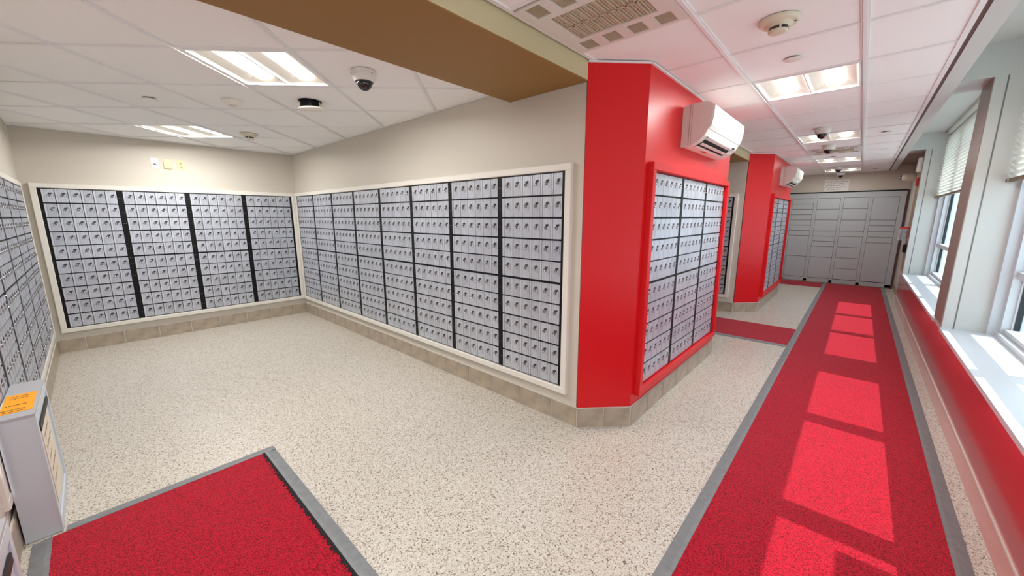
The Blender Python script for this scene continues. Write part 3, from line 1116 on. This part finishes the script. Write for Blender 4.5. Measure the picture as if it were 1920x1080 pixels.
word_lines(t, [(.06, .95), (.14, .82), (.06, .92), (.02, .94), (.14, .76)], -.2, .2, lambda i: .073 - i * .040, .018, -.0035)

# ------------------------------------------------------------------ end-of-corridor wall devices
XE = .659
XF = .6055     # face of the far pier
t = thing('fire_alarm_pull', 'red fire alarm pull under a clear cover on the far pier', 'fire alarm', (XF, 9.06, 1.205))
MB().box(-.03, 0, -.05, .05, -.07, .06).obj('station', 'redplastic', t)
MB().box(-.034, -.030, -.035, .035, -.03, .0).obj('pull_bar', 'platew', t)
MB().box(-.115, 0, -.09, .09, .085, .118).obj('alarm_housing', 'redplastic', t)
c = MB()
c.box(-.115, -.111, -.09, .09, -.10, .084); c.box(-.111, 0, -.09, -.086, -.10, .084); c.box(-.111, 0, .086, .09, -.10, .084); c.box(-.111, 0, -.086, .086, -.10, -.096)
c.obj('clear_cover', 'clear', t)
c = MB()
c.box(-.117, -.115, -.09, .09, -.10, -.092); c.box(-.117, -.115, -.09, -.082, -.092, .084); c.box(-.117, -.115, .082, .09, -.092, .084)
c.obj('cover_rim', 'platew', t)
t = thing('card_reader', 'black card reader on the far pier below the fire alarm pull', 'card reader', (XF, 9.03, .975))
MB().cham(-.04, .04, -.042, 0, -.065, .065, .008).obj('body', 'black', t, (0, 0, 0), R(-90))
MB().box(-.0435, -.042, -.006, .006, .035, .045).obj('indicator', 'lock', t)
t = thing('door_controller', 'white box high on the far pier', 'alarm box', (XF, 9.02, 2.30))
MB().box(-.050, 0, -.06, .06, -.105, .105).obj('case', 'platew', t)
MB().box(-.054, -.050, -.045, .045, -.09, .09).obj('lid', 'white', t)
t = thing('alarm_strobe', 'small red alarm strobe on the far pier under the white box', 'fire alarm', (XF, 9.05, 2.04))
MB().box(-.030, 0, -.045, .045, -.065, .065).obj('base', 'redplastic', t)
MB().box(-.045, -.030, -.02, .02, -.04, .02).obj('strobe_lens', 'clear', t)
t = thing('conduit', 'tan conduit running up the far pier', 'conduit', (XF, 9.20, 0))
MB().box(-.014, 0, -.012, .012, .60, 2.46).obj('channel', 'gold', t)
for zz in (.9, 1.5, 2.2):
    MB().box(-.016, -.0, -.018, .018, zz, zz + .02).obj('strap', 'gold', t)
t = thing('emergency_light', 'cream bullet shaped emergency light jutting from the top corner above lockers', 'light', (XE, 10.40, 2.215))
MB().lathe([(.040, 0), (.072, -.012), (.076, -.05), (.074, -.13), (.060, -.175), (.034, -.195)], 20, axis='x').obj('housing', 'ivory', t)
MB().lathe([(.030, -.195), (.034, -.205), (.028, -.222), (.014, -.228)], 16, axis='x').obj('lamp_head', 'lockring', t)
struct(MB().box(.650, .660, 9.75, 10.25, .137, 2.48).obj('trim_13', 'white'))

# ------------------------------------------------------------------ plates on the end wall
XP = XB - .010
t = thing('wall_plate', 'white cover plate with a dark jack, left of the three plates', 'wall plate', (XP, .640, 2.123), R(90), 'plates on the end wall')
MB().cham(-.036, .036, -.006, 0, -.057, .057, .003).obj('plate', 'platew', t)
MB().box(-.016, .016, -.011, -.006, -.018, .006).obj('jack', 'acw', t)
MB().box(-.015, .013, -.0115, -.011, -.017, -.008).obj('slot', 'black', t)
t = thing('wall_plate', 'blank ivory cover plate, middle of the three plates', 'wall plate', (XP, .757, 2.123), R(90), 'plates on the end wall')
MB().cham(-.037, .037, -.014, 0, -.057, .057, .003).obj('plate', 'plate', t)
for z in (-.04, .04):
    MB().lathe([(.0028, -.014), (.002, -.015)], 8, (0, 0, z), 'y').obj('screw', 'ivory', t)
t = thing('power_outlet', 'ivory double power outlet, right of the three plates', 'outlet', (XP, .880, 2.123), R(90), 'plates on the end wall')
MB().cham(-.036, .036, -.006, 0, -.057, .057, .003).obj('plate', 'plate', t)
for z in (-.020, .020):
    s = MB().lathe([(.016, -.006), (.016, -.009), (.0005, -.009)], 16, (0, 0, z), 'y').obj('socket', 'plate', t)
    m = MB()
    m.box(-.008, -.005, -.0096, -.009, z - .001, z + .008); m.box(.005, .008, -.0096, -.009, z - .001, z + .008); m.lathe([(.003, -.009), (.003, -.0096)], 8, (0, 0, z - .008), 'y')
    m.obj('slots', 'ink', s)

# ------------------------------------------------------------------ slim drop boxes on the left wall
def drop_box(label, x0, x1, lblm, sheet):
    # front at y = -0.277, back on the wall
    t = thing('recycling_box', label, 'box', ((x0 + x1) / 2, YL, 0 if lblm else .0105), R(180), 'low boxes along the left wall')
    hw = (x1 - x0) / 2
    dp = YL - (-.277)      # negative: local front is -Y (world +Y)
    D = .123
    m = MB()
    m.box(-hw + .004, hw - .004, -D + .006, -.0085, .002, .598)
    m.obj('body', 'bin', t)
    m = MB()       # front frame round a recessed holder
    m.box(-hw, -hw + .035, -D, -D + .006, .002, .598); m.box(hw - .035, hw, -D, -D + .006, .002, .598)
    m.box(-hw + .035, hw - .035, -D, -D + .006, .555, .598); m.box(-hw + .035, hw - .035, -D, -D + .006, .002, .05)
    m.obj('front_frame', 'bin', t)
    MB().box(-hw + .002, hw - .002, -D + .001, -.0085, .598, .612).obj('lid', 'binlid', t)
    MB().box(-hw + .06, hw - .06, -D - .0015, -D + .004, .50, .53).obj('slot', 'gasket', t)
    MB().box(-hw + .10, hw - .12, -D + .0035, -D + .0055, .10, .49).obj('notice', sheet, t)
    word_lines(t, [(.1, .8), (.1, .9), (.1, .6), (.1, .85), (.1, .7)], -hw + .12, hw - .14, lambda i: .43 - i * .06, .018, -D + .0032)
    if lblm:
        MB().box(hw * -.0 - .205 + .0, hw * .0 + .072, -D + .012, -.014, .612, .6135).obj('orange_label', 'orange', t)
    return t
b1 = drop_box('pale grey box topped with an orange label against the left wall', -3.230, -2.665, True, 'cream')
b2 = drop_box('pale grey box cut off by the lower left corner, without label', -1.753, -1.188, False, 'redplastic')
# print on the orange label, reading across the lid
m = MB()
rnd = random.Random(5)
for xa, n in ((-.19, 2), (-.165, 2), (-.10, 1), (.00, 2), (.03, 2)):
    y = -.088
    while y < -.03:
        l = rnd.uniform(.006, .016)
        m.add([(xa, y, .6138), (xa + .008, y, .6138), (xa + .008, y + l, .6138), (xa, y + l, .6138)], [(0, 1, 2, 3)])
        y += l + .003
m.obj('label_print', 'ink', b1)
